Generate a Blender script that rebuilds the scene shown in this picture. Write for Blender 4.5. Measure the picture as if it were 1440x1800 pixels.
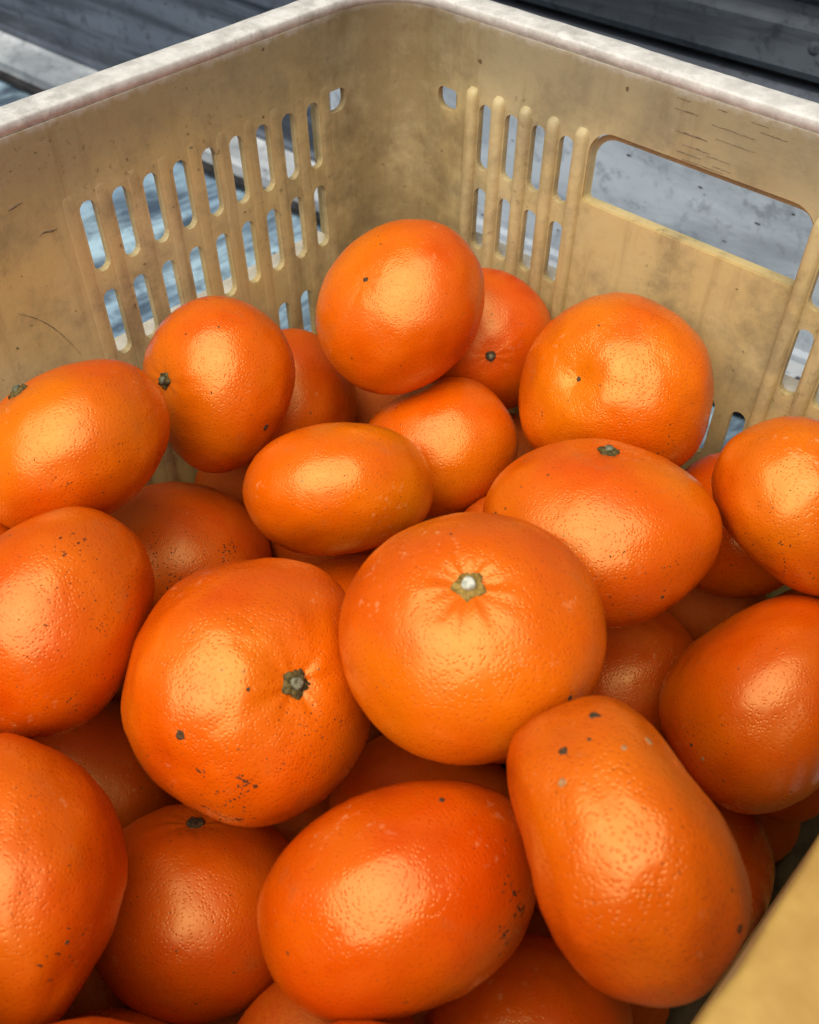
import bpy, bmesh, math, random
from mathutils import Vector, Matrix, noise
from mathutils.bvhtree import BVHTree

for o in list(bpy.data.objects):
    bpy.data.objects.remove(o, do_unlink=True)
scene = bpy.context.scene
COL = scene.collection

# ------------------------------------------------------------------ camera
cam_data = bpy.data.cameras.new('camera')
cam = bpy.data.objects.new('camera', cam_data)
COL.objects.link(cam)
right = Vector((0.73283647, 0.68040311, -0.00152197))
down = Vector((0.48728477, -0.52639453, -0.69675128))
fwd = Vector((-0.4748729, 0.50986312, -0.71731118))
mw = Matrix((right, -down, -fwd)).transposed().to_4x4()
mw.translation = (0.32768, -0.33950, 0.45205)
cam.matrix_world = mw
cam_data.sensor_fit = 'HORIZONTAL'
cam_data.sensor_width = 36.0
cam_data.lens = 36.0 * 1747.4 / 1440.0
cam_data.clip_start = 0.01
cam_data.clip_end = 200.0
cam_data.dof.use_dof = True
cam_data.dof.focus_distance = 0.36
cam_data.dof.aperture_fstop = 22.0
scene.camera = cam

# ------------------------------------------------------------------ sky, sun, exposure
SUN_EL = math.radians(62)
SUN_DIR = Vector((0.24, -0.97, 0)).normalized()        # horizontal direction towards the sun
world = bpy.data.worlds.new('World')
scene.world = world
world.use_nodes = True
wn = world.node_tree
wn.nodes.clear()
w_out = wn.nodes.new('ShaderNodeOutputWorld')
w_bg = wn.nodes.new('ShaderNodeBackground')
w_sky = wn.nodes.new('ShaderNodeTexSky')
w_sky.sky_type = 'NISHITA'
w_sky.sun_disc = False
w_sky.sun_elevation = SUN_EL
w_sky.sun_rotation = math.atan2(SUN_DIR.x, SUN_DIR.y)
w_sky.air_density = 1.0
w_sky.dust_density = 4.0
w_sky.ozone_density = 1.0
w_bg.inputs['Strength'].default_value = 0.05
wn.links.new(w_sky.outputs[0], w_bg.inputs['Color'])
wn.links.new(w_bg.outputs[0], w_out.inputs['Surface'])

sun_data = bpy.data.lights.new('sun', 'SUN')
sun_data.energy = 3.6
sun_data.angle = math.radians(76)
sun_data.color = (1.0, 0.94, 0.84)
sun = bpy.data.objects.new('sun', sun_data)
COL.objects.link(sun)
to_sun = Vector((SUN_DIR.x * math.cos(SUN_EL), SUN_DIR.y * math.cos(SUN_EL), math.sin(SUN_EL)))
sun.rotation_euler = to_sun.to_track_quat('Z', 'Y').to_euler()
sun.location = to_sun * 3

vs = scene.view_settings
vs.view_transform = 'Standard'
vs.look = 'None'
vs.gamma = 1.0
vs.use_curve_mapping = False
vs.exposure = 0.45
scene.render.engine = 'CYCLES'
scene.cycles.max_bounces = 5
scene.cycles.diffuse_bounces = 3
scene.cycles.glossy_bounces = 2

# ------------------------------------------------------------------ small helpers
def tag(o, label=None, cat=None, group=None, kind=None):
    if label: o['label'] = label
    if cat: o['category'] = cat
    if group: o['group'] = group
    if kind: o['kind'] = kind
    return o

def empty(name, loc):
    o = bpy.data.objects.new(name, None)
    o.location = loc
    o.empty_display_size = 0.02
    COL.objects.link(o)
    return o

def link(name, me, mat, parent=None, loc=(0, 0, 0), smooth=True):
    if mat is not None and not me.materials:
        me.materials.append(mat)
    if smooth:
        me.polygons.foreach_set('use_smooth', [True] * len(me.polygons))
    o = bpy.data.objects.new(name, me)
    o.location = loc
    COL.objects.link(o)
    if parent is not None:
        o.parent = parent
    return o

def mesh(name, verts, faces):
    me = bpy.data.meshes.new(name)
    me.from_pydata([tuple(v) for v in verts], [], faces)
    me.update()
    return me

def fix_normals(me):
    bm = bmesh.new(); bm.from_mesh(me)
    bmesh.ops.recalc_face_normals(bm, faces=bm.faces)
    bm.to_mesh(me); bm.free()
    return me

class NT:
    """tiny node-tree writer"""
    def __init__(self, name):
        self.mat = bpy.data.materials.new(name)
        self.mat.use_nodes = True
        self.t = self.mat.node_tree
        self.t.nodes.clear()
        self.out = self.t.nodes.new('ShaderNodeOutputMaterial')
        self.p = self.t.nodes.new('ShaderNodeBsdfPrincipled')
        self.t.links.new(self.p.outputs[0], self.out.inputs['Surface'])
        self.coord = self.t.nodes.new('ShaderNodeTexCoord')
    def set(self, sock, v):
        if isinstance(v, bpy.types.NodeSocket): self.t.links.new(v, sock)
        elif isinstance(v, (tuple, list)) and len(v) == 3 and sock.type == 'RGBA': sock.default_value = (*v, 1)
        else: sock.default_value = v
    def obj(self): return self.coord.outputs['Object']
    def mapping(self, v, scale=(1, 1, 1), rot=(0, 0, 0), loc=(0, 0, 0)):
        n = self.t.nodes.new('ShaderNodeMapping')
        self.set(n.inputs['Vector'], v); n.inputs['Scale'].default_value = scale
        n.inputs['Rotation'].default_value = rot; n.inputs['Location'].default_value = loc
        return n.outputs[0]
    def noise(self, v, scale, detail=3, rough=.55, dist=0.0):
        n = self.t.nodes.new('ShaderNodeTexNoise')
        self.set(n.inputs['Vector'], v); n.inputs['Scale'].default_value = scale
        n.inputs['Detail'].default_value = detail; n.inputs['Roughness'].default_value = rough
        n.inputs['Distortion'].default_value = dist
        return n.outputs[0]
    def voro(self, v, scale, feature='F1', rnd=1.0):
        n = self.t.nodes.new('ShaderNodeTexVoronoi'); n.feature = feature
        self.set(n.inputs['Vector'], v); n.inputs['Scale'].default_value = scale
        n.inputs['Randomness'].default_value = rnd
        return n.outputs['Distance'], n.outputs['Color']
    def ramp(self, f, lo, hi, a=0.0, b=1.0, smooth=True):
        n = self.t.nodes.new('ShaderNodeMapRange')
        n.interpolation_type = 'SMOOTHSTEP' if smooth else 'LINEAR'
        self.set(n.inputs['Value'], f)
        for i, v in zip(('From Min', 'From Max', 'To Min', 'To Max'), (lo, hi, a, b)): self.set(n.inputs[i], v)
        return n.outputs[0]
    def math(self, op, a, b=0.0, c=0.0):
        n = self.t.nodes.new('ShaderNodeMath'); n.operation = op
        self.set(n.inputs[0], a); self.set(n.inputs[1], b); self.set(n.inputs[2], c)
        return n.outputs[0]
    def mix(self, f, a, b, mode='MIX'):
        n = self.t.nodes.new('ShaderNodeMix'); n.data_type = 'RGBA'; n.blend_type = mode
        self.set(n.inputs[0], f); self.set(n.inputs[6], a); self.set(n.inputs[7], b)
        return n.outputs[2]
    def attr(self, name, typ='GEOMETRY'):
        n = self.t.nodes.new('ShaderNodeAttribute'); n.attribute_type = typ; n.attribute_name = name
        return n
    def sep(self, v):
        n = self.t.nodes.new('ShaderNodeSeparateXYZ'); self.set(n.inputs[0], v); return n.outputs
    def sepc(self, v):
        n = self.t.nodes.new('ShaderNodeSeparateColor'); self.set(n.inputs[0], v); return n.outputs
    def bump(self, h, dist, strength=1.0, normal=None):
        n = self.t.nodes.new('ShaderNodeBump')
        self.set(n.inputs['Height'], h); n.inputs['Distance'].default_value = dist; self.set(n.inputs['Strength'], strength)
        if normal is not None: self.set(n.inputs['Normal'], normal)
        return n.outputs[0]
    def add(self, a, b):
        n = self.t.nodes.new('ShaderNodeVectorMath'); n.operation = 'ADD'
        self.set(n.inputs[0], a); self.set(n.inputs[1], b); return n.outputs[0]
    def done(self, color, rough, normal=None, **kw):
        self.set(self.p.inputs['Base Color'], color); self.set(self.p.inputs['Roughness'], rough)
        if normal is not None: self.set(self.p.inputs['Normal'], normal)
        for k, v in kw.items(): self.set(self.p.inputs[k.replace('_', ' ')], v)
        return self.mat

# ------------------------------------------------------------------ materials
def mat_rind():
    m = NT('orange rind')
    seed = m.attr('seed', 'OBJECT').outputs['Fac']
    yellow = m.attr('yellow', 'OBJECT').outputs['Fac']
    spot = m.attr('spot', 'OBJECT').outputs['Fac']
    relief = m.attr('relief', 'OBJECT').outputs['Fac']
    n = m.t.nodes.new('ShaderNodeCombineXYZ')
    m.set(n.inputs[0], seed); m.set(n.inputs[1], m.math('MULTIPLY', seed, 1.7)); m.set(n.inputs[2], m.math('MULTIPLY', seed, -.6))
    v = m.add(m.obj(), n.outputs[0])
    big = m.noise(v, 28, 3)
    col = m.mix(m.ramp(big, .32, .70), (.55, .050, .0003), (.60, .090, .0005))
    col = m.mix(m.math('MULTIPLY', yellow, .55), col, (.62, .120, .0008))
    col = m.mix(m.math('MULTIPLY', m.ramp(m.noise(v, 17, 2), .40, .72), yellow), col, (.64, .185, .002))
    # slightly darker oil glands
    pd, pc = m.voro(v, 860)
    gland = m.ramp(pd, .10, .42, 1, 0)
    glandf = m.math('MULTIPLY', gland, m.ramp(m.sepc(pc)[0], .2, .9))
    col = m.mix(m.math('MULTIPLY', glandf, .40), col, (.33, .028, .001))
    # brownish rubbed patches with shapes of their own
    rub = m.ramp(m.noise(v, 55, 4, .7), .58, .72)
    col = m.mix(m.math('MULTIPLY', rub, m.math('MULTIPLY', spot, .55)), col, (.34, .11, .025))
    # fine brown dots
    dd, dc = m.voro(v, 210)
    r_, g_, b_ = m.sepc(dc)[0], m.sepc(dc)[1], m.sepc(dc)[2]
    size = m.ramp(g_, 0, 1, .05, .13, False)
    dot = m.math('MULTIPLY', m.math('LESS_THAN', dd, size), m.math('LESS_THAN', r_, m.math('MULTIPLY', spot, .55)))
    col = m.mix(m.math('MULTIPLY', dot, .8), col, (.13, .040, .010))
    # dry whitish scurf
    scurf = m.math('MULTIPLY', m.ramp(m.noise(v, 300, 2, .7), .58, .75), m.ramp(m.noise(v, 35, 1), .55, .72))
    col = m.mix(m.math('MULTIPLY', scurf, .25), col, (.80, .50, .22))
    # relief: dimpled pores, coarser leathery undulation
    wob = m.noise(v, 250, 2, .5)
    h = m.math('ADD', m.math('MULTIPLY', m.ramp(pd, .05, .5), .00019), m.math('MULTIPLY', wob, .00024))
    h = m.math('ADD', h, m.math('MULTIPLY', m.noise(v, 75, 1, .5), .0009))
    soft = m.bump(h, 1.0, m.math('MULTIPLY', relief, .42))
    rough = m.math('ADD', m.math('ADD', m.ramp(m.noise(v, 60, 3), .3, .7, .18, .32), m.attr('dull', 'OBJECT').outputs['Fac']), m.math('MULTIPLY', scurf, .25))
    return m.done(col, rough, soft, Specular_IOR_Level=1.0, IOR=1.50, Specular_Tint=(1.0, .78, .30))

def mat_simple(name, c1, c2, scale, rough=.6, bump=.0003, bscale=900, spec=.12):
    m = NT(name)
    v = m.obj()
    col = m.mix(m.ramp(m.noise(v, scale, 4), .35, .65), c1, c2)
    return m.done(col, rough, m.bump(m.noise(v, bscale, 3), bump, .8), Specular_IOR_Level=spec)

def mat_crate():
    m = NT('yellowed crate plastic')
    v = m.t.nodes.new('ShaderNodeNewGeometry').outputs['Position']
    cl = m.noise(v, 9, 4, .6)
    col = m.mix(m.ramp(cl, .34, .66), (.78, .63, .275), (.84, .73, .41))
    # greyish grime in clouds
    gr = m.math('MULTIPLY', m.ramp(m.noise(v, 26, 8, .74), .44, .68), .66)
    col = m.mix(gr, col, (.33, .28, .17))
    # grey handling dirt rubbed into the band under the rim
    band = m.math('MULTIPLY', m.ramp(m.math('ADD', m.sep(v)[2], m.math('MULTIPLY', m.noise(v, 14, 3), .07)), .285, .325), .6)
    col = m.mix(band, col, (.30, .28, .205))
    # vertical wash marks
    wash = m.ramp(m.noise(m.mapping(v, (90, 90, 9)), 1, 5, .65), .50, .72)
    col = m.mix(m.math('MULTIPLY', wash, .36), col, (.26, .17, .07))
    # dark dirt specks, clustered
    dd, dc = m.voro(v, 95)
    spk = m.math('MULTIPLY', m.math('LESS_THAN', m.math('ADD', dd, m.math('MULTIPLY', m.noise(v, 900, 2), .14)), m.ramp(m.sepc(dc)[1], 0, 1, .07, .17, False)), m.math('LESS_THAN', m.sepc(dc)[0], .34))
    col = m.mix(m.math('MULTIPLY', spk, .75), col, (.07, .05, .03))
    d2 = m.math('MULTIPLY', m.ramp(m.noise(v, 260, 5, .75), .58, .68), m.ramp(m.noise(v, 16, 2), .46, .62))
    col = m.mix(m.math('MULTIPLY', d2, .7), col, (.11, .08, .045))
    # pale hairline scuffs
    sc = m.ramp(m.noise(m.mapping(v, (35, 35, 420), (0.2, .1, 0)), 1, 3, .6), .68, .74)
    col = m.mix(m.math('MULTIPLY', sc, .22), col, (.66, .56, .38))
    # the edge next to the rim is bleached and rubbed pale
    ed = m.ramp(m.math('ADD', m.sep(v)[2], m.math('MULTIPLY', m.noise(v, 160, 4, .7), .010)), .2985, .3030)
    ed = m.math('MULTIPLY', ed, m.ramp(m.sep(v)[0], .318, .324, 1, 0))
    col = m.mix(ed, col, (.66, .64, .56))
    # far corner's shade put into the colour, broken up as brown speckled grime
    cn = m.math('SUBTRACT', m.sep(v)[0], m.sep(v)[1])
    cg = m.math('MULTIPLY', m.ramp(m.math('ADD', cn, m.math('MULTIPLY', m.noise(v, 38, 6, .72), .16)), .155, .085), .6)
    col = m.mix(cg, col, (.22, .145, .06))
    nrm = m.bump(m.noise(v, 240, 4, .6), .0005, .35)
    tr = m.t.nodes.new('ShaderNodeBsdfTranslucent'); m.set(tr.inputs['Color'], m.mix(.5, col, (.75, .52, .22)))
    mx = m.t.nodes.new('ShaderNodeMixShader'); mx.inputs[0].default_value = .45
    m.t.links.new(m.p.outputs[0], mx.inputs[1]); m.t.links.new(tr.outputs[0], mx.inputs[2]); m.t.links.new(mx.outputs[0], m.out.inputs['Surface'])
    return m.done(col, m.ramp(m.noise(v, 40, 3), .3, .7, .42, .62), nrm, Specular_IOR_Level=.4)

def mat_rim():
    m = NT('bleached crate rim')
    v = m.t.nodes.new('ShaderNodeNewGeometry').outputs['Position']
    col = m.mix(m.ramp(m.noise(v, 110, 6, .7), .35, .66), (.44, .43, .395), (.60, .59, .55))
    dirt = m.math('MULTIPLY', m.ramp(m.noise(m.mapping(v, (90, 90, 90)), 1, 7, .8), .47, .62), m.ramp(m.noise(v, 22, 3), .40, .60))
    col = m.mix(m.math('MULTIPLY', dirt, .5), col, (.24, .23, .20))
    sm = m.ramp(m.noise(v, 420, 4, .7), .60, .72)
    col = m.mix(m.math('MULTIPLY', sm, .5), col, (.28, .26, .22))
    # the near long side never bleached: still tan
    tan = m.ramp(m.math('ADD', m.sep(v)[0], m.math('MULTIPLY', m.noise(v, 120, 4, .7), .004)), .3245, .3275)
    col = m.mix(tan, col, m.mix(m.ramp(m.noise(v, 70, 5, .65), .35, .7), (.45, .275, .060), (.36, .20, .042)))
    return m.done(col, .55, m.bump(m.noise(v, 300, 4, .7), .0004, .5))

def mat_paint(name, base, dark, light, stretch, chips=.5, rough=.42, streak=.6):
    m = NT(name)
    v = m.obj()
    col = m.mix(m.ramp(m.noise(v, 6, 4, .6), .35, .65), base, light)
    st = m.ramp(m.noise(m.mapping(v, stretch), 1, 6, .68, .6), .40, .63)
    col = m.mix(m.math('MULTIPLY', st, streak), col, dark)
    sm = m.math('MULTIPLY', m.ramp(m.noise(v, 60, 7, .75), .50, .66), .6)
    col = m.mix(sm, col, dark)
    dd, dc = m.voro(m.mapping(v, (1, 1, 2.8), (0, .3, 0)), 62)
    chip = m.math('MULTIPLY', m.math('LESS_THAN', m.math('ADD', dd, m.math('MULTIPLY', m.noise(v, 420, 3), .22)), .25),
                  m.math('LESS_THAN', m.sepc(dc)[0], chips * .30))
    col = m.mix(chip, col, (.035, .037, .045))
    scr = m.ramp(m.noise(m.mapping(v, (40, 40, 700), (0, .12, 0)), 1, 3, .6), .70, .74)
    col = m.mix(m.math('MULTIPLY', scr, .5), col, dark)
    return m.done(col, rough, m.bump(m.noise(v, 180, 4, .6), .0006, .3), Specular_IOR_Level=.25)

M_RIND = mat_rind()
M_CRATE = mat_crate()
M_RIM = mat_rim()
M_CALYX = mat_simple('dry calyx', (.14, .085, .016), (.30, .19, .045), 500, .7)
M_CALYX_DARK = mat_simple('old dark calyx', (.04, .030, .011), (.13, .095, .03), 500, .7)
M_BUTTON = mat_simple('stem button', (.30, .31, .24), (.55, .55, .46), 700, .4)
M_BUTTON_OLD = mat_simple('weathered stem button', (.07, .07, .04), (.20, .20, .13), 700, .5)
M_SCAB = mat_simple('rind scab', (.035, .022, .012), (.11, .06, .025), 1500, .8)
M_SCAB_PALE = mat_simple('dry rind scab', (.28, .13, .05), (.45, .24, .10), 1500, .8)
M_SPECK = mat_simple('dark rind specks', (.055, .020, .007), (.13, .045, .013), 900, .7)
M_SCUFF = mat_simple('dark scuff', (.13, .10, .065), (.25, .19, .12), 400, .8)
M_FLOOR = mat_paint('truck bed floor paint', (.17, .26, .35), (.03, .045, .07), (.31, .45, .53), (26, 7, 7), .35, .30, .9)
M_PANEL = mat_paint('pale scratched side paint', (.41, .47, .53), (.15, .175, .21), (.50, .56, .62), (3, 3, 14), .75, .45, .5)
M_BOARD = mat_paint('weathered blue grey board paint', (.075, .092, .125), (.025, .03, .04), (.10, .12, .155), (2, 2, 34), .9, .5, .85)
M_RAIL = mat_paint('dark side rail paint', (.036, .045, .057), (.010, .012, .015), (.075, .088, .105), (3, 3, 30), .9, .8, .8)
M_SILL = mat_paint('white sill paint', (.28, .31, .34), (.09, .11, .13), (.40, .43, .45), (4, 4, 30), .8, .7, .6)
M_BOTTOM = mat_simple('shade darkened crate bottom', (.05, .038, .02), (.13, .095, .05), 40, .8)  # dark brown puts the shade under the fruit into the bottom's colour
M_GAP = mat_simple('black crevice shade', (.012, .012, .013), (.03, .03, .032), 80, .8)  # near-black colour painted for the shade inside crevices

# ------------------------------------------------------------------ the truck bed the crate stands in
def truck_bed():
    n = 40
    verts = []; faces = []
    for i in range(n + 1):
        for j in range(n + 1):
            verts.append((-2.2 + 3.6 * i / n, -1.8 + 3.2 * j / n, 0))
    for i in range(n):
        for j in range(n):
            a = i * (n + 1) + j
            faces.append((a, a + n + 1, a + n + 2, a + 1))
    f = link('floor', mesh('floor', verts, faces), M_FLOOR, loc=(0, 0, -.004), smooth=False)
    tag(f, kind='structure')
    root = empty('truck_bed_side', (0, .235, 0))
    root.rotation_euler.z = math.radians(3.0)
    tag(root, 'blue grey painted truck bed side with dark top rail behind the crate', 'truck side')
    def sweep(name, prof, mat, x0=-2.0, x1=1.3, seg=60, dent=0.0):
        vs_, fs_ = [], []
        k = len(prof)
        for s in range(seg + 1):
            x = x0 + (x1 - x0) * s / seg
            for (y, z) in prof:
                dy = dent * (noise.noise((x * 4, z * 6, 1.3)))
                vs_.append((x, y + dy, z))
        for s in range(seg):
            for q in range(k):
                a = s * k + q; b = s * k + (q + 1) % k
                fs_.append((a, a + k, b + k, b))
        fs_.append(tuple(range(k))[::-1]); fs_.append(tuple(seg * k + q for q in range(k)))
        me = fix_normals(mesh(name, vs_, fs_))
        o = link(name, me, mat, root, smooth=False)
        return o
    sweep('gap_strip', [(-.034, .0), (-.034, .005), (-.026, .006), (-.026, .0)], M_GAP)  # black strip drawn for the dark crevice between floor and side
    sweep('sill', [(-.0255, .0), (-.0255, .016), (-.021, .020), (.006, .023), (.010, .026), (.012, .026), (.012, 0)], M_SILL, dent=.001)
    low = [(.0125, .0), (.0125, .030), (.015, .034), (.0145, .142), (.012, .146), (.03, .146), (.03, 0)]
    sweep('lower_panel', low, M_PANEL, x0=-.297, dent=.003, seg=40)
    sweep('lower_panel', low, M_BOARD, x1=-.303, dent=.003, seg=40)
    up = [(.0115, .1475), (.009, .151), (.0095, .172), (.0125, .1745), (.0125, .177), (.0085, .180), (.0085, .200), (.011, .204), (.03, .204), (.03, .1475)]
    sweep('upper_board', up, M_BOARD, dent=.002)
    sweep('groove', [(.018, .2045), (.018, .2105), (.03, .2105), (.03, .2045)], M_GAP)
    sweep('top_rail', [(.008, .2110), (.004, .216), (.004, .238), (.012, .243), (.012, .249), (.006, .254), (.006, .385), (.004, .392), (.012, .40), (.03, .40), (.03, .2110)], M_RAIL, dent=.003)
    # rivets along the rail
    bm = bmesh.new()
    bmesh.ops.create_uvsphere(bm, u_segments=12, v_segments=8, radius=.0045)
    me = bpy.data.meshes.new('rivet'); bm.to_mesh(me); bm.free()
    for i in range(9):
        r = link('rivet', me, M_RAIL, root, loc=(-1.0 + .22 * i, .0042, .230))
        r.scale = (1, .4, 1)
truck_bed()
M_LEDGE = mat_simple('pale outer ledge plastic', (.62, .58, .46), (.78, .74, .62), 60, .55)  # paler and more neutral than the wall plastic
# ------------------------------------------------------------------ the crate
W, L, DR, RIM_Z, RHO, TH = 0.3262, 0.480, 0.0194, 0.300, 0.028, 0.0032
H_IN = 0.285
PITCH, U0 = 0.0147, 0.0512                    # rib pitch and first rib from the corner
ROWS = [(-.0362, -.0665), (-.0752, -.1066), (-.1250, -.1560)]
SLOT_W = 0.0074

crate = empty('plastic_crate', (W / 2, -L / 2, 0))
tag(crate, 'worn yellowed plastic harvest crate with slotted ribbed walls holding all the oranges', 'crate')
BASE = Vector((W / 2, -L / 2, 0))

def to_wall(side, u, z, w):
    """u along the wall, z from the rim down (negative), w outwards from the inner face"""
    if side == 'end': p = (u, DR * z + w, z)
    elif side == 'long': p = (-DR * z - w, -u, z)
    elif side == 'long_near': p = (W + DR * z + w, -u, z)
    else: p = (u, -L - DR * z - w, z)
    return Vector((p[0], p[1], p[2] + RIM_Z)) - BASE

def stadium(u, z0, z1, w=SLOT_W, n=7):
    r = w / 2; pts = []
    for i in range(n + 1):
        a = math.pi * i / n
        pts.append((u + r * math.cos(a), z0 - r + r * math.sin(a)))
    for i in range(n + 1):
        a = math.pi + math.pi * i / n
        pts.append((u + r * math.cos(a), z1 + r + r * math.sin(a)))
    return pts

def rrect(u0, u1, z1, z0, rt, rb, n=8):
    pts = []
    for (cx, cz, r, a0) in ((u1 - rt, z0 - rt, rt, 0), (u0 + rt, z0 - rt, rt, 90), (u0 + rb, z1 + rb, rb, 180), (u1 - rb, z1 + rb, rb, 270)):
        for i in range(n + 1):
            a = math.radians(a0 + 90 * i / n)
            pts.append((cx + r * math.cos(a), cz + r * math.sin(a)))
    return pts

def slab(outline, holes, thick):
    cu = bpy.data.curves.new('tmp', 'CURVE'); cu.dimensions = '2D'; cu.fill_mode = 'BOTH'; cu.extrude = thick / 2
    for loop in [outline] + holes:
        sp = cu.splines.new('POLY'); sp.points.add(len(loop) - 1); sp.use_cyclic_u = True
        for p, q in zip(sp.points, loop): p.co = (q[0], q[1], 0, 1)
    ob = bpy.data.objects.new('tmp', cu); COL.objects.link(ob)
    dg = bpy.context.evaluated_depsgraph_get()
    me = bpy.data.meshes.new_from_object(ob.evaluated_get(dg))
    bpy.data.objects.remove(ob); bpy.data.curves.remove(cu)
    return me

def end_groups(length):
    """rib positions: one group by each corner"""
    a = [U0 + PITCH * i for i in range(5)]
    return a, [length - x for x in a]

HANDLE = (.1138, .2146, -.0612, -.0290)       # outer outline of the hand hold on the inner face
HANDLE_IN = (.1146, .2138, -.0612, -.0335)    # the opening itself, further out

def wall_spec(side):
    holes, ribs = [], []
    if side in ('end', 'end_near'):
        length = W
        a, b = end_groups(W)
        ribs = a + b
        for z0, z1 in ROWS[:2]:
            for g in (a, b[::-1]):
                for p, q in zip(g[:-1], g[1:]): holes.append(stadium((p + q) / 2, z0, z1))
        for z0, z1 in ROWS[2:]:
            u = a[0] + PITCH / 2
            k = round((b[0] - a[0]) / PITCH)
            st = (b[0] - a[0]) / k
            for i in range(k):
                uu = a[0] + st * (i + .5)
                holes.append(stadium(uu, z0, z1))
        holes.append(rrect(*HANDLE, .011, .0025))
    else:
        length = L
        a = [U0 - .0078 + PITCH * i for i in range(10)]
        b = [L - x for x in a]
        ribs = a + b
        for z0, z1 in ROWS:
            for g in (a, b[::-1]):
                for p, q in zip(g[:-1], g[1:]): holes.append(stadium((p + q) / 2, z0, z1))
    for u in (.0305, length - .0425):
        holes.append(rrect(u, u + .0115, -.0450, -.0350, .003, .0048, 5))
    return length, holes, ribs

def build_crate():
    vs_, fs_ = [], []
    def add(me, side):
        b = len(vs_)
        for v in me.vertices: vs_.append(to_wall(side, v.co.x, v.co.y, v.co.z + TH / 2))
        for p in me.polygons: fs_.append(tuple(b + i for i in p.vertices))
    specs = {}
    for side in ('end', 'end_near', 'long', 'long_near'):
        length, holes, ribs = wall_spec(side)
        specs[side] = (length, ribs)
        e = RHO; eb = RHO + DR * H_IN
        outline = [(e, -.0035), (length - e, -.0035), (length - eb, -H_IN), (eb, -H_IN)]
        me = slab(outline, holes, TH)
        add(me, side); bpy.data.meshes.remove(me)
    wall_me = fix_normals(mesh('wall', vs_, fs_))
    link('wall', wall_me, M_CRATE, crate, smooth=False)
    # rounded corners
    for cx, cy, a0 in ((0, 0, 90), (W, 0, 0), (0, -L, 180), (W, -L, 270)):
        v2, f2 = [], []
        nz, na = 6, 12
        for iz in range(nz + 1):
            z = -.0035 - (H_IN - .0035) * iz / nz
            off = RHO - DR * z
            ox = off if cx == 0 else W - off
            oy = -off if cy == 0 else -L + off
            for ia in range(na + 1):
                a = math.radians(a0 + 90 * ia / na)
                for r in (RHO, RHO + TH):
                    v2.append(Vector((ox + r * math.cos(a), oy + r * math.sin(a), z + RIM_Z)) - BASE)
        k = (na + 1) * 2
        for iz in range(nz):
            for ia in range(na):
                a = iz * k + ia * 2
                f2.append((a, a + 2, a + k + 2, a + k)); f2.append((a + 1, a + k + 1, a + k + 3, a + 3))
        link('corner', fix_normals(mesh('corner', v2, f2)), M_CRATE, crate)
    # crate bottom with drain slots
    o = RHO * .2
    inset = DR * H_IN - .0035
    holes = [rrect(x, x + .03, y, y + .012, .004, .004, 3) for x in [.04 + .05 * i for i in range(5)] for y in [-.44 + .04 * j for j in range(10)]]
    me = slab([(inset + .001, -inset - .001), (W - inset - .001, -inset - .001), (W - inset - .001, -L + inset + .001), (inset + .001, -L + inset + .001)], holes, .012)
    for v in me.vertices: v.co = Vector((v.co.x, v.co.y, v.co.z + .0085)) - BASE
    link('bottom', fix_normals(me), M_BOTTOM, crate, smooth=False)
    # ribs
    def rib_mesh(side, prot, wid, z0, z1):
        v3, f3 = [], []
        na = 8
        zs = [(z0, .05, .35), (z0 - .0006, .45, .62), (z0 - .0016, .78, .85), (z0 - .0032, .95, .97), (z0 - .006, 1, 1), ((z0 + z1) / 2, 1, 1), (z1, 1, 1)]
        for (z, pf, wf) in zs:
            for i in range(na + 1):
                a = math.pi * i / na
                c, s = math.cos(a), math.sin(a)
                c = math.copysign(abs(c) ** .75, c); s = s ** .75
                v3.append((c * wid / 2 * wf, z, -s * prot * pf + .0008))
        for q in range(len(zs) - 1):
            for i in range(na):
                a = q * (na + 1) + i
                f3.append((a, a + 1, a + na + 2, a + na + 1))
        f3.append(tuple(range(na + 1)))
        org = to_wall(side, 0, 0, 0)
        pts = [to_wall(side, *(p[0], p[1], p[2])) - org for p in v3]
        me = fix_normals(mesh('rib', pts, f3))
        return me, org
    for side, (length, ribs) in specs.items():
        prot, wid = (.0042, .0064) if side.startswith('end') else (.0010, .0074)
        me, org = rib_mesh(side, prot, wid, -.0300, -H_IN + .001)
        along = to_wall(side, 1, 0, 0) - org
        for u in ribs:
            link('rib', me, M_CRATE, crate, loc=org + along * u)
    # hand hold: a lip that rolls outwards from the inner face to the opening
    for side in ('end', 'end_near'):
        a = rrect(HANDLE[0] + .0004, HANDLE[1] - .0004, HANDLE[2] + .0004, HANDLE[3] - .0004, .011, .0025); b = rrect(HANDLE_IN[0], HANDLE_IN[1], HANDLE_IN[2] + .0004, HANDLE_IN[3], .0095, .0022)
        rings = []
        for t in (0, .15, .35, .6, .85, 1):
            e = math.sin(t * math.pi / 2)
            rings.append([(p[0] + (q[0] - p[0]) * (1 - math.cos(t * math.pi / 2)) , p[1] + (q[1] - p[1]) * (1 - math.cos(t * math.pi / 2)), .0004 + .0050 * e) for p, q in zip(a, b)])
        v4 = [to_wall(side, *p) for r in rings for p in r]
        k = len(a); f4 = []
        for r in range(len(rings) - 1):
            for i in range(k):
                f4.append((r * k + i, r * k + (i + 1) % k, (r + 1) * k + (i + 1) % k, (r + 1) * k + i))
        link('hand_hold_lip', fix_normals(mesh('hand_hold_lip', v4, f4)), M_CRATE, crate)
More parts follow.
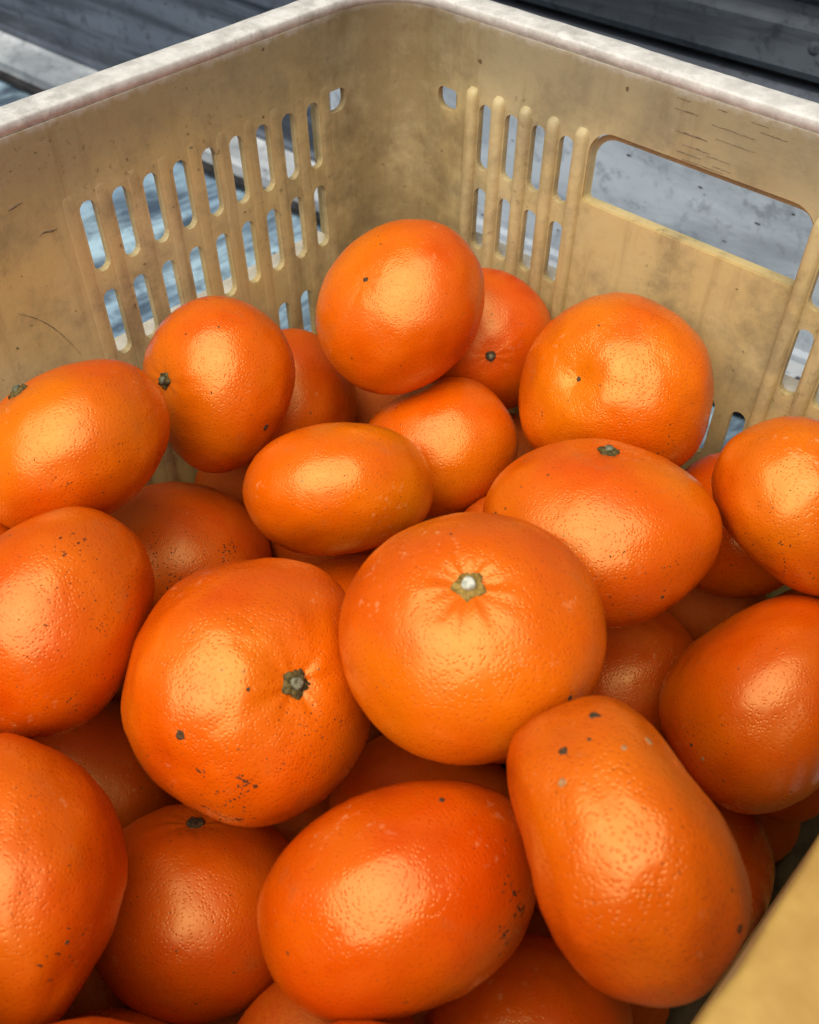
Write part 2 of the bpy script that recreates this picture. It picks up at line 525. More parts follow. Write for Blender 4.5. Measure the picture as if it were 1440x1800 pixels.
    # outer ledge and corner webs
    def box_on(side, name, u0, u1, z0, z1, w0, w1):
        c = [to_wall(side, u, z, w) for u in (u0, u1) for z in (z0, z1) for w in (w0, w1)]
        f = [(0, 1, 3, 2), (4, 6, 7, 5), (0, 4, 5, 1), (2, 3, 7, 6), (0, 2, 6, 4), (1, 5, 7, 3)]
        me = fix_normals(mesh(name, c, f))
        return link(name, me, M_LEDGE if name == 'outer_ledge' else M_CRATE, crate, smooth=False)
    for side, (length, ribs) in specs.items():
        box_on(side, 'outer_ledge', .0405, length - .0405, -.1085, -.1125, TH + .0002, .0150)
        for u in (.0385, length - .0405):
            box_on(side, 'outer_web', u, u + .002, -.0215, -.262, TH + .0002, .0132)
    # the broad bleached rim, swept round the mouth
    prof = [(.0006, -.0046), (-.0001, -.0014), (.0000, .0003), (.0004, .0009), (.0012, .0012), (.0080, .0013), (.0125, .0010), (.0145, .0002), (.0155, -.0016), (.0157, -.010), (.0157, -.021), (.0135, -.021), (.0133, -.004), (.0040, -.003), (.0034, -.0045)]
    path = []
    def arc(cx, cy, a0, n=12):
        for i in range(n + 1):
            a = math.radians(a0 + 90 * i / n)
            path.append((cx, cy, math.cos(a), math.sin(a)))
    def straight(x0, y0, x1, y1, nx, ny, n=60):
        for i in range(1, n): path.append((x0 + (x1 - x0) * i / n, y0 + (y1 - y0) * i / n, nx, ny, 1))
    r = RHO
    arc(W - r, -r, 0); straight(W - r, -r, r, -r, 0, 1)
    arc(r, -r, 90); straight(r, -r, r, -L + r, -1, 0)
    arc(r, -L + r, 180); straight(r, -L + r, W - r, -L + r, 0, -1)
    arc(W - r, -L + r, 270); straight(W - r, -L + r, W - r, -r, 1, 0)
    v5, f5 = [], []
    for p in path:
        for (w, z) in prof:
            q = Vector((p[0] + p[2] * (r + w), p[1] + p[3] * (r + w), z + RIM_Z))
            nn = noise.noise(q * 14) * .0003 + noise.noise(q * 240) * .0002
            if p[2] > .9 and -.003 < z < .0013 and w < .004: nn += noise.noise(q * 38) * .0016 + noise.noise(q * 110) * .0007
            if z > -.006: q += Vector((p[2] * nn, p[3] * nn, nn * .7))
            v5.append(q - BASE)
    k = len(prof); n = len(path)
    for s in range(n):
        for q in range(k):
            f5.append((s * k + q, s * k + (q + 1) % k, ((s + 1) % n) * k + (q + 1) % k, ((s + 1) % n) * k + q))
    link('rim', fix_normals(mesh('rim', v5, f5)), M_RIM, crate)
    # worn scuff dashes below the rim of the end wall, and a long curved scratch on the long wall
    rnd = random.Random(4)
    def dash(side, pts, wid):
        v6, f6 = [], []
        for i, (u, z) in enumerate(pts):
            t = i / (len(pts) - 1)
            h = wid * (.25 + .75 * math.sin(math.pi * min(max(t, .05), .95))) * rnd.uniform(.6, 1.2)
            for s, w in ((1, -.00005), (0, -.00022), (-1, -.00005)): v6.append(to_wall(side, u, z + s * h / 2, w))
        for i in range(len(pts) - 1):
            for q in (0, 1):
                a = i * 3 + q
                f6.append((a, a + 1, a + 4, a + 3))
        link('scuff', mesh('scuff', v6, f6), M_SCUFF, crate)
    for (u, z, ln, wd) in ((.149, -.0065, .006, .0009), (.149, -.0105, .010, .0010), (.151, -.0185, .014, .0012), (.166, -.0060, .004, .0008), (.165, -.0120, .018, .0005),
                           (.184, -.0090, .011, .0009), (.180, -.0065, .007, .0006), (.168, -.0165, .016, .0004), (.155, -.0228, .012, .0007), (.153, -.0258, .011, .0008),
                           (.166, -.0238, .010, .0005), (.169, -.0268, .008, .0005), (.156, -.0282, .018, .0004)):
        pts = [(u + ln * i / 9, z + .0002 * noise.noise((u * 300, i * .6, z * 200))) for i in range(10)]
        dash('end', pts, wd * .65)
    dash('long', [(.2080 - .0235 * t + .004 * t * t, -.067 - .030 * t + .004 * math.sin(t * 3)) for t in [i / 14 for i in range(15)]], .0007)
    dash('long', [(.199 - .006 * t, -.028 + .001 * t) for t in [i / 8 for i in range(9)]], .0009)
    dash('long', [(.1905 - .0075 * t, -.0415 + .0004 * math.sin(t * 6)) for t in [i / 8 for i in range(9)]], .0008)
build_crate()

# ------------------------------------------------------------------ the oranges
FRUIT = {
 'top': ((0.0839,-0.0835,0.2119), (0.03500,-0.00636,0.00024,0.00516,0.02883,-0.02024,0.00640,0.02359,0.02354)),
 'back': ((0.0929,-0.0351,0.1729), (0.01842,-0.01754,0.01849,0.02423,0.00031,-0.01911,0.01084,0.02919,0.01128)),
 'rbig': ((0.1692,-0.0440,0.1909), (0.04115,0.00007,-0.00326,-0.00220,0.02324,-0.02846,0.00322,0.03098,0.02108)),
 'lup': ((0.0445,-0.1527,0.1908), (0.03449,-0.00267,-0.00125,-0.00149,0.01881,-0.02468,0.00273,0.03102,0.01485)),
 'lback': ((0.0356,-0.1069,0.1479), (-0.01998,-0.00166,0.02338,0.02666,-0.01030,0.01665,0.00902,0.03238,0.00585)),
 'lfar': ((0.0549,-0.2256,0.2099), (-0.00531,0.02976,-0.01343,-0.03460,-0.01006,-0.00752,-0.01285,0.01524,0.02237)),
 'mid': ((0.1160,-0.0927,0.1581), (-0.01921,0.02016,-0.01677,-0.02656,-0.02115,0.00156,-0.01161,0.01419,0.02372)),
 'oval': ((0.1188,-0.1557,0.1800), (-0.02921,0.00615,-0.01368,-0.02017,-0.02445,0.01211,-0.00844,0.02030,0.01868)),
 'spk': ((0.0553,-0.1939,0.1214), (-0.03805,-0.00242,-0.00253,0.00082,-0.03211,0.01732,-0.00259,0.01982,0.02772)),
 'left': ((0.1069,-0.2720,0.1970), (0.01028,0.02303,-0.02227,-0.03406,-0.00384,-0.01101,-0.01280,0.02904,0.01643)),
 'star': ((0.1688,-0.2419,0.1876), (-0.01469,-0.02561,0.02457,0.03675,-0.01816,-0.00004,0.01269,0.02563,0.02667)),
 'cen': ((0.2208,-0.1986,0.2196), (-0.02470,-0.02836,0.00308,0.02682,-0.02581,-0.00667,0.00746,-0.00290,0.03094)),
 'rmid': ((0.2117,-0.1160,0.1930), (-0.03977,0.00433,-0.00645,-0.00843,-0.03721,0.00851,-0.00602,0.01061,0.02891)),
 'redge': ((0.2587,-0.0638,0.2005), (-0.02862,-0.00708,0.00951,0.01519,-0.01882,0.01737,0.00360,0.02539,0.01648)),
 'rlow': ((0.2848,-0.1082,0.1506), (0.00037,0.02030,-0.02561,-0.03760,-0.01236,-0.00583,-0.01425,0.03172,0.01674)),
 'caps': ((0.2904,-0.2236,0.2219), (-0.03263,-0.00333,0.01182,0.01717,-0.01127,0.01973,0.00439,0.03218,0.00804)),
 'botc': ((0.2455,-0.2554,0.1757), (-0.01683,0.00744,-0.02724,-0.03443,-0.01804,0.00708,-0.01382,0.03400,0.01015)),
 'botl': ((0.1761,-0.2853,0.1073), (-0.03710,0.00820,-0.01082,-0.01179,-0.03227,0.01300,-0.00936,0.02140,0.02992)),
 'blft': ((0.1648,-0.3252,0.1780), (0.03130,0.01232,-0.01590,-0.02380,0.00500,-0.01991,-0.00708,0.03766,0.00850)),
 'bot': ((0.2840,-0.2370,0.1057), (-0.02886,0.00696,-0.00872,-0.01402,-0.02804,0.00874,-0.00883,0.01876,0.02544)),
 'wrk': ((0.2241,-0.0987,0.0973), (-0.03572,0.00362,-0.00528,-0.00539,-0.03579,0.00858,-0.00557,0.01028,0.03011)),
 'rgap': ((0.2337,-0.0378,0.1504), (-0.02841,0.01311,-0.00535,-0.01155,-0.03073,-0.00340,-0.00709,-0.00066,0.02770)),
 'rcap': ((0.2946,-0.1296,0.0615), (-0.01650,-0.00968,0.02033,0.02590,-0.01678,0.01058,0.00762,0.02776,0.01539)),
 'lgap': ((0.0933,-0.2735,0.0800), (-0.03736,-0.00218,-0.00142,0.00118,-0.02768,0.01720,-0.00342,0.02301,0.02532)),
 'ugap': ((0.2039,-0.1988,0.0906), (-0.03353,0.00783,-0.01063,-0.01375,-0.03122,0.01143,-0.00824,0.01782,0.02638)),
 'sgap': ((0.1419,-0.1661,0.1197), (-0.03456,0.00706,-0.01073,-0.01267,-0.03214,0.01202,-0.00709,0.01574,0.02734)),
 'bl2': ((0.2020,-0.3400,0.0947), (-0.03230,0.00427,-0.00615,-0.00924,-0.02449,0.00932,-0.00872,0.01911,0.02697)),
 'lg2': ((0.0379,-0.2769,0.1724), (-0.03330,0.00172,-0.00324,-0.00052,-0.02812,0.01097,-0.00469,0.01322,0.02619)),
}
BURIED = [(0.268,-0.171,0.112,0.0357),(0.086,-0.043,0.050,0.0290),(0.172,-0.106,0.139,0.0304),(0.204,-0.296,0.048,0.0315),(0.283,-0.369,0.049,0.0325),(0.286,-0.350,0.113,0.0327),(0.284,-0.310,0.168,0.0351),(0.232,-0.358,0.167,0.0364),(0.283,-0.437,0.117,0.0359),(0.145,-0.441,0.233,0.0341),(0.129,-0.236,0.122,0.0345),(0.178,-0.103,0.048,0.0327),(0.160,-0.437,0.097,0.0345),(0.284,-0.192,0.049,0.0327),(0.281,-0.299,0.051,0.0360),(0.102,-0.192,0.048,0.0328),(0.045,-0.228,0.051,0.0359),(0.248,-0.294,0.112,0.0334),(0.158,-0.237,0.051,0.0360),(0.089,-0.364,0.048,0.0325),(0.238,-0.144,0.048,0.0325),(0.060,-0.393,0.162,0.0345),(0.156,-0.381,0.138,0.0357),(0.043,-0.306,0.049,0.0337),(0.284,-0.438,0.048,0.0331),(0.041,-0.439,0.210,0.0353),(0.186,-0.439,0.162,0.0343),(0.044,-0.375,0.096,0.0355),(0.111,-0.437,0.049,0.0331),(0.286,-0.387,0.204,0.0345),(0.210,-0.437,0.050,0.0336),(0.100,-0.411,0.110,0.0332),(0.161,-0.165,0.048,0.0326),(0.238,-0.241,0.051,0.0343),(0.105,-0.340,0.110,0.0359),(0.220,-0.373,0.049,0.0314),(0.139,-0.316,0.051,0.0362),(0.185,-0.042,0.108,0.0248),(0.220,-0.403,0.112,0.0362),(0.252,-0.440,0.179,0.0335),(0.153,-0.385,0.050,0.0348),(0.043,-0.308,0.117,0.0351),(0.044,-0.428,0.050,0.0351),(0.078,-0.329,0.172,0.0334),(0.121,-0.374,0.199,0.0351),(0.040,-0.440,0.117,0.0329),(0.117,-0.438,0.170,0.0353),(0.188,-0.391,0.212,0.0350),(0.105,-0.123,0.051,0.0335),(0.154,-0.042,0.048,0.0333),(0.207,-0.159,0.142,0.0316),(0.282,-0.042,0.112,0.0274),(0.083,-0.133,0.111,0.0288),(0.290,-0.201,0.163,0.0271),(0.074,-0.252,0.139,0.0244),(0.033,-0.248,0.108,0.0238),(0.290,-0.031,0.166,0.0238),(0.132,-0.104,0.100,0.0234),(0.031,-0.352,0.193,0.0226),(0.181,-0.174,0.186,0.0216),(0.030,-0.362,0.042,0.0214),(0.233,-0.034,0.092,0.0257),(0.026,-0.143,0.111,0.0192),(0.295,-0.080,0.037,0.0211),(0.301,-0.088,0.090,0.0181),(0.041,-0.049,0.112,0.0336),(0.112,-0.041,0.107,0.0327),(0.040,-0.133,0.062,0.0324),]
SCABS = [
 ('star',(-0.606,0.520,0.602),1.7,0),
 ('star',(-0.189,0.304,0.934),0.7,0),
 ('lup',(0.984,-0.172,-0.036),1.6,0),
 ('caps',(0.613,0.730,0.302),1.5,0),
 ('caps',(0.455,0.882,-0.123),1.4,0),
 ('caps',(0.246,0.934,-0.259),1.3,1),
 ('caps',(0.307,0.859,0.409),0.9,1),
 ('caps',(0.344,0.664,0.664),1.1,1),
 ('caps',(-0.743,0.301,0.597),1.2,0),
 ('caps',(0.462,0.874,0.154),0.6,0),
 ('botc',(-0.642,0.551,0.533),1.1,0),
 ('rlow',(0.820,0.212,0.531),0.8,0),
 ('rlow',(0.870,0.310,0.383),0.9,1),
 ('blft',(0.596,0.685,-0.419),0.7,0),
 ('cen',(-0.659,-0.644,0.387),0.9,0),
 ('rmid',(-0.811,0.551,-0.197),0.8,0),
 ('rmid',(0.617,0.712,0.334),0.7,0),
 ('lup',(0.636,0.112,0.764),0.5,0),
]
SPECKS = [
 ('star',(-0.686,0.008,0.727),0.094,26,0.55),
 ('star',(-0.769,0.267,0.581),0.047,7,0.50),
 ('star',(-0.800,-0.025,0.600),0.131,18,0.50),
 ('star',(-0.939,-0.021,0.342),0.141,22,0.55),
 ('star',(-0.875,-0.195,0.443),0.066,9,0.70),
 ('star',(-0.177,-0.176,0.968),0.122,26,0.32),
 ('star',(-0.328,-0.194,0.925),0.282,26,0.35),
 ('star',(-0.250,-0.470,0.847),0.188,20,0.35),
 ('star',(-0.462,-0.270,0.845),0.329,24,0.30),
 ('star',(-0.292,0.278,0.915),0.798,50,0.26),
 ('spk',(-0.486,0.558,0.672),0.429,55,0.38),
 ('spk',(-0.485,0.788,0.378),0.286,40,0.38),
 ('spk',(-0.771,0.118,0.626),0.100,22,0.45),
 ('spk',(-0.821,0.227,0.523),0.114,14,0.40),
 ('spk',(-0.638,0.722,0.268),0.286,30,0.40),
 ('spk',(-0.525,0.307,0.794),0.643,30,0.30),
 ('left',(-0.472,0.859,0.200),0.169,22,0.40),
 ('left',(-0.341,0.895,-0.288),0.395,40,0.36),
 ('left',(0.195,0.951,-0.238),0.620,60,0.32),
 ('left',(-0.115,0.919,0.378),0.507,30,0.28),
 ('left',(0.504,0.471,-0.723),0.338,30,0.40),
 ('botc',(-0.767,0.509,-0.389),0.103,18,0.50),
 ('botc',(-0.713,0.392,-0.581),0.066,14,0.60),
 ('botc',(-0.547,0.522,-0.655),0.141,14,0.60),
 ('botc',(-0.208,0.976,0.063),0.939,30,0.25),
 ('rbig',(0.553,0.435,0.711),0.568,60,0.26),
 ('rbig',(0.923,-0.215,0.319),0.316,20,0.40),
 ('rbig',(-0.020,0.680,0.733),0.631,30,0.25),
 ('rmid',(-0.122,0.489,0.863),0.728,50,0.26),
 ('rmid',(-0.673,0.727,0.138),0.392,26,0.40),
 ('oval',(-0.432,0.775,0.461),0.564,40,0.25),
 ('oval',(-0.161,0.941,-0.296),0.634,25,0.30),
 ('top',(0.749,-0.423,0.511),0.631,40,0.25),
 ('top',(0.103,0.082,0.991),0.490,25,0.25),
 ('lup',(0.647,0.442,0.622),0.663,40,0.24),
 ('lup',(0.760,-0.431,0.486),0.663,30,0.30),
 ('lfar',(-0.269,0.933,0.240),0.727,45,0.28),
 ('lfar',(0.192,0.980,-0.053),0.528,30,0.35),
 ('redge',(-0.280,0.872,-0.401),0.575,40,0.28),
 ('redge',(-0.692,0.460,-0.557),0.431,30,0.40),
 ('rlow',(0.831,0.377,0.408),0.355,24,0.35),
 ('rlow',(0.437,0.696,0.570),0.651,30,0.25),
 ('caps',(-0.046,0.996,0.077),0.560,40,0.26),
 ('caps',(-0.695,0.718,-0.036),0.560,30,0.30),
 ('cen',(-0.305,-0.169,0.937),0.793,60,0.26),
 ('blft',(0.108,0.953,-0.284),0.616,40,0.30),
 ('blft',(0.651,0.629,-0.424),0.257,14,0.50),
 ('botl',(-0.384,0.620,0.684),0.631,45,0.30),
 ('lback',(-0.356,0.597,0.719),0.423,30,0.28),
 ('back',(0.450,0.327,0.831),0.514,30,0.28),
 ('mid',(-0.321,0.946,0.053),0.547,30,0.28),
]
OUTLINE = {
 'star': ((16.629,18.733,-3.081),(13.645,-14.155,-13.421),(0.998,-0.000,0.001,0.001,0.001,-0.020,0.002,-0.008,0.001,-0.001,0.018)),
 'cen': ((19.711,16.672,1.037),(14.990,-16.027,-16.608),(1.000,0.001,-0.000,-0.000,-0.000,0.001,-0.004,-0.001,0.005,-0.001,0.001)),
 'caps': ((26.951,25.868,8.662),(12.534,-23.111,-13.675),(0.994,-0.004,-0.000,-0.001,-0.004,0.034,-0.000,0.006,0.035,0.024,-0.017)),
 'botc': ((20.759,15.244,-1.534),(22.242,-19.338,-12.501),(0.999,0.000,-0.001,-0.000,0.000,-0.002,-0.008,-0.017,0.011,-0.008,-0.001)),
 'lfar': ((18.344,22.416,-10.123),(17.173,-12.391,-25.173),(0.999,0.001,0.000,-0.002,0.001,0.011,-0.003,-0.008,0.009,0.008,-0.002)),
 'left': ((18.818,24.390,-9.831),(16.512,-13.150,-17.775),(0.996,0.002,-0.000,-0.004,0.005,-0.015,-0.031,0.000,-0.001,0.002,-0.018)),
 'lup': ((20.399,24.702,-4.452),(11.564,-12.445,-21.435),(0.998,0.002,0.001,-0.002,0.001,0.006,-0.034,0.013,0.002,-0.003,-0.002)),
 'top': ((21.413,18.603,-1.904),(12.051,-10.139,-23.041),(1.000,0.000,-0.000,-0.000,0.001,-0.003,-0.005,0.003,0.004,-0.004,0.004)),
 'oval': ((19.081,18.727,-1.996),(18.715,-18.997,-27.202),(1.000,-0.001,0.000,0.001,-0.000,0.004,0.002,-0.010,0.014,-0.004,0.005)),
 'mid': ((22.776,18.662,-0.737),(16.350,-15.035,-24.402),(0.999,0.000,0.000,0.000,0.001,-0.013,-0.002,0.012,0.013,0.008,-0.005)),
 'rbig': ((20.149,13.856,3.452),(11.080,-11.805,-20.081),(0.994,-0.001,-0.007,0.007,-0.002,-0.012,0.037,-0.022,-0.013,0.005,-0.015)),
 'rmid': ((19.086,14.213,3.717),(14.244,-16.522,-20.634),(0.997,-0.001,-0.001,-0.002,0.000,0.015,-0.019,0.011,0.000,0.002,-0.002)),
 'redge': ((29.934,18.366,11.923),(12.490,-18.486,-23.686),(0.995,-0.001,0.002,-0.008,-0.003,-0.050,-0.031,0.008,-0.009,0.005,0.001)),
 'rlow': ((25.646,12.211,5.725),(17.213,-15.514,-14.350),(0.996,-0.001,-0.002,-0.001,-0.001,-0.036,-0.028,0.017,0.019,-0.003,-0.001)),
 'blft': ((19.606,29.747,-10.105),(15.988,-15.869,-10.333),(0.995,-0.001,0.002,-0.013,0.007,0.055,-0.038,0.006,-0.007,0.002,0.002)),
}
# name: label, has calyx at visible pole, dimple depth, boxiness, yellow, spot, relief
INFO = {
 'top': ('round orange perched highest near the far crate corner, one dark dot upper left', 'dot', .012, 2.1, .45, .35, .9),
 'back': ('half hidden orange with a small round stem scar behind the highest orange', 'button', .02, 2.1, .1, .5, .9),
 'rbig': ('big lumpy orange with a dimpled pale side resting against the handled crate wall', 'dot', .06, 2.2, .55, .55, 1.4),
 'lup': ('tall orange below the left slots with a dark green stem button on its left edge', 'calyx', .03, 2.1, .4, .45, 1.1),
 'lback': ('narrow sliver of orange between the tall slotted-wall orange and the highest orange', '', .0, 2.1, .2, .4, .9),
 'lfar': ('tilted oval orange at the left edge with a leafy stem on its upper left end', 'calyx', .03, 2.15, .45, .4, 1.0),
 'mid': ('shiny flattened orange lying directly under the highest orange', '', .0, 2.2, .45, .35, 1.1),
 'oval': ('smooth flat oval orange lying sideways left of the middle', '', .0, 2.1, .9, .45, .8),
 'spk': ('orange peppered with black specks, wedged below the flat oval orange', '', .0, 2.1, .1, .7, .9),
 'left': ('large egg shaped orange with fine dark specks cut by the left edge', '', .0, 2.15, .15, .6, 1.0),
 'star': ('large glossy orange with a square brown calyx right of centre and black scabs below', 'calyx', .065, 2.2, .3, .4, 1.25),
 'cen': ('largest orange in the middle with a five pointed calyx and pale stem button', 'calyx', .055, 2.15, .55, .35, 1.1),
 'rmid': ('wide orange behind the largest one with its silvery stem on the top edge', 'calyx', .02, 2.15, .35, .6, 1.1),
 'redge': ('orange cut by the right edge, in front of the crate slots', '', .0, 2.15, .4, .6, 1.1),
 'rlow': ('orange at the right edge below the middle, over the near crate wall', '', .0, 2.1, .35, .35, .9),
 'caps': ('long barrel shaped orange at lower right with several dark scabs on its upper end', '', .0, 2.4, .25, .25, 1.6),
 'botc': ('big squat orange at the bottom centre with a dark scuff on its right side', '', .0, 2.3, .15, .4, 1.0),
 'botl': ('shaded orange below the square calyx orange, dark stem pit on top', 'pit', .04, 2.15, .05, .4, 1.1),
 'blft': ('large tall orange cut by the lower left corner', '', .0, 2.2, .3, .3, 1.1),
 'bot': ('dim orange at the bottom edge between squat and barrel shaped oranges', '', .0, 2.1, .1, .4, 1.0),
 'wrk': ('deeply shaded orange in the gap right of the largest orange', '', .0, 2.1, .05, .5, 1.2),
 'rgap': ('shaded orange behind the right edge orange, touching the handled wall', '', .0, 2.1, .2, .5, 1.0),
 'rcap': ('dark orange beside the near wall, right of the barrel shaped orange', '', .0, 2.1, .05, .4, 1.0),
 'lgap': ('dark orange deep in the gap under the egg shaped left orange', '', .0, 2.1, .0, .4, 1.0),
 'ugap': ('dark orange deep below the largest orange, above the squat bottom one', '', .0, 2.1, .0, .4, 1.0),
 'sgap': ('small bit of orange between the flat oval and the largest orange', '', .0, 2.1, .1, .4, 1.0),
 'bl2': ('top of an orange just showing at the bottom edge, left', '', .0, 2.1, .1, .4, 1.0),
 'lg2': ('dark sliver of orange at the left edge under the tilted oval orange', '', .0, 2.1, .1, .4, 1.0),
}

def unit_shape(key, u, dim_depth, box, dirs):
    fold = .04 if key == 'rbig' else .16
    """radius of the fruit along unit direction u; +z is the visible end"""
    x, y, z = u
    rho = math.hypot(x, y)
    r = (rho ** box + abs(z) ** box) ** (-1 / box)
    r *= 1.0 - .35 * max(0.0, 2 ** (.5 - 1 / box) - 1)
    for d, f, ph, am in dirs:
        r += am * math.cos(f * (d[0] * x + d[1] * y + d[2] * z) + ph)
    ph = math.atan2(y, x)
    for s, dep in ((1, dim_depth), (-1, .02)):
        t = math.acos(max(-1, min(1, s * z)))
        r -= dep * math.exp(-(t / .19) ** 2)
        if t < 1.2:
            wob = math.cos(7 * ph + 1.3 * math.sin(2 * ph) + dirs[0][2]) * .6 + math.cos(11 * ph + dirs[1][2]) * .4
            r += min(dep, .05) * fold * wob * math.exp(-((t - .22) / .13) ** 2)
            r += dep * .22 * math.exp(-((t - .42) / .2) ** 2)
    r += .0022 * math.cos(10 * ph + dirs[2][2]) * rho
    q = Vector(u); sd = Vector((dirs[3][2], dirs[4][2], dirs[5][2])) * 3
    lump = 1.7 if key in ('rbig', 'star', 'caps', 'blft', 'redge') else 1.0
    r += lump * (.013 * noise.noise(q * 2.6 + sd) + .0052 * noise.noise(q * 6.5 + sd) + .0020 * noise.noise(q * 14 + sd))
    return r

def make_warp(verts, spec):
    """give the fruit its own irregular girth: lobes and flats of the outline round one axis"""
    n1, n2, co = Vector(spec[0]), Vector(spec[1]), spec[2]
    ax = n1.cross(n2).normalized()
    NB = 48
    top = [0.0] * NB
    for v in verts:
        a, b = n1.dot(v), n2.dot(v)
        k = int((math.atan2(b, a) / (2 * math.pi) % 1) * NB) % NB
        top[k] = max(top[k], math.hypot(a, b))
    top = [(top[k - 1] + 2 * top[k] + top[(k + 1) % NB]) / 4 for k in range(NB)]
    def warp(v):
        a, b = n1.dot(v), n2.dot(v)
        ph = math.atan2(b, a); r = math.hypot(a, b)
        want = co[0]
        for m in range(1, 6): want += co[2 * m - 1] * math.cos(m * ph) + co[2 * m] * math.sin(m * ph)
        t = (ph / (2 * math.pi) % 1) * NB - .5
        k = math.floor(t); f = t - k
        have = top[k % NB] * (1 - f) + top[(k + 1) % NB] * f
        s = 1 + (want / have - 1) * min(1, r / have) ** 1.3
        along = ax * ax.dot(v)
        return along + (v - along) * s
    return warp

def fruit_dirs(rnd, amp=1.0):
    out = []
    for i in range(7):
        d = Vector((rnd.gauss(0, 1), rnd.gauss(0, 1), rnd.gauss(0, 1))).normalized()
        out.append((d, 1.8 + 1.1 * i * .8, rnd.uniform(0, 6.28), amp * .016 / (1 + .55 * i)))
    return out

def sphere_dirs(nv, nu):
    vs_ = [(0, 0, 1)]
    # denser rings near the poles so that the stem dimple is smooth
    for i in range(1, nv):
        t = math.pi * i / nv
        t = t - .28 * math.sin(2 * t)
        for j in range(nu):
            a = 2 * math.pi * j / nu
            vs_.append((math.sin(t) * math.cos(a), math.sin(t) * math.sin(a), math.cos(t)))
    vs_.append((0, 0, -1))
    fs_ = []
    for j in range(nu): fs_.append((0, 1 + j, 1 + (j + 1) % nu))
    for i in range(nv - 2):
        for j in range(nu):
            a = 1 + i * nu + j; b = 1 + i * nu + (j + 1) % nu
            fs_.append((a, a + nu, b + nu, b))
    last = len(vs_) - 1
    for j in range(nu): fs_.append((last, last - nu + (j + 1) % nu, last - nu + j))
    return vs_, fs_
DIRS_HI, FACES_HI = sphere_dirs(64, 92)
DIRS_LO, FACES_LO = sphere_dirs(20, 28)

def frame_at(n):
    n = n.normalized()
    t = n.cross(Vector((.3, .5, .8))).normalized()
    return t, n.cross(t), n

def calyx_parts(parent, p, n, s, rnd, style, bright=False, button=True):
    """five-lobed dry calyx with the cut stem button on it"""
    t, b, n = frame_at(n)
    vs_, fs_ = [], []
    na = 40
    lob = [rnd.uniform(.62, 1.2) for _ in range(5)]
    rot = rnd.uniform(0, 6.28)
    rings = (0, .35, .62, .84, 1.0)
    for q, rr in enumerate(rings):
        for i in range(na):
            a = 2 * math.pi * i / na
            jag = rnd.uniform(-.07, .07)
            k = (a / (2 * math.pi) * 5) % 5
            pk = 1 - abs((k % 1) - .5) * 2
            edge = .70 + .50 * pk ** .9 * lob[int(k)] + jag if style == 'calyx' else .85 + .06 * math.cos(3 * a)
            r = s * rr * (1 + (edge - 1) * max(0, (rr - .3) / .7))
            h = s * (.34 - .10 * rr + .16 * math.sin(a * 5 + 1) * rr ** 2 * .6 - (.55 * (rr > .95)))
            h += s * .10 * rnd.uniform(-1, 1) * (rr > .3)
            vs_.append(p + t * (r * math.cos(a + rot)) + b * (r * math.sin(a + rot)) + n * h)
    for q in range(len(rings) - 1):
        for i in range(na):
            a0 = q * na + i; a1 = q * na + (i + 1) % na
            fs_.append((a0, a1, a1 + na, a0 + na))
    c = link('calyx', mesh('calyx', vs_, fs_), M_CALYX if bright else (M_CALYX_DARK if style == 'calyx' else M_SCAB), parent)
    if style == 'pit' and not button: return c
    # stem button
    vs_, fs_ = [], []
    nb = 20
    prof = ((.38, .10), (.40, .30), (.37, .42), (.29, .50), (.20, .46), (.12, .51), (0.02, .48))
    for (r, h) in prof:
        for i in range(nb):
            a = 2 * math.pi * i / nb
            rr = s * r * (1 + .08 * math.sin(3 * a + rot) + .05 * rnd.uniform(-1, 1))
            vs_.append(p + t * rr * math.cos(a) + b * rr * math.sin(a) + n * (s * (h + .12)))
    for q in range(len(prof) - 1):
        for i in range(nb):
            a0 = q * nb + i; a1 = q * nb + (i + 1) % nb
            fs_.append((a0, a1, a1 + nb, a0 + nb))
    fs_.append(tuple((len(prof) - 1) * nb + i for i in range(nb)))
    link('stem_button', fix_normals(mesh('stem_button', vs_, fs_)), M_BUTTON if bright else M_BUTTON_OLD, c)
    return c

def scab_mesh(p, n, s, rnd):
    t, b, n = frame_at(n)
    vs_, fs_ = [], []
    na = 12
    off = [rnd.uniform(.7, 1.15) for _ in range(na)]
    for rr, h in ((1.0, -.10), (.85, .10), (.55, .16), (.25, .04)):
        for i in range(na):
            a = 2 * math.pi * i / na
            vs_.append(p + (t * math.cos(a) + b * math.sin(a)) * (s * rr * off[i]) + n * (s * h * rnd.uniform(.7, 1.3)))
    for q in range(3):
        for i in range(na):
            fs_.append((q * na + i, q * na + (i + 1) % na, (q + 1) * na + (i + 1) % na, (q + 1) * na + i))
    fs_.append(tuple(3 * na + i for i in range(na)))
    return mesh('scab', vs_, fs_)

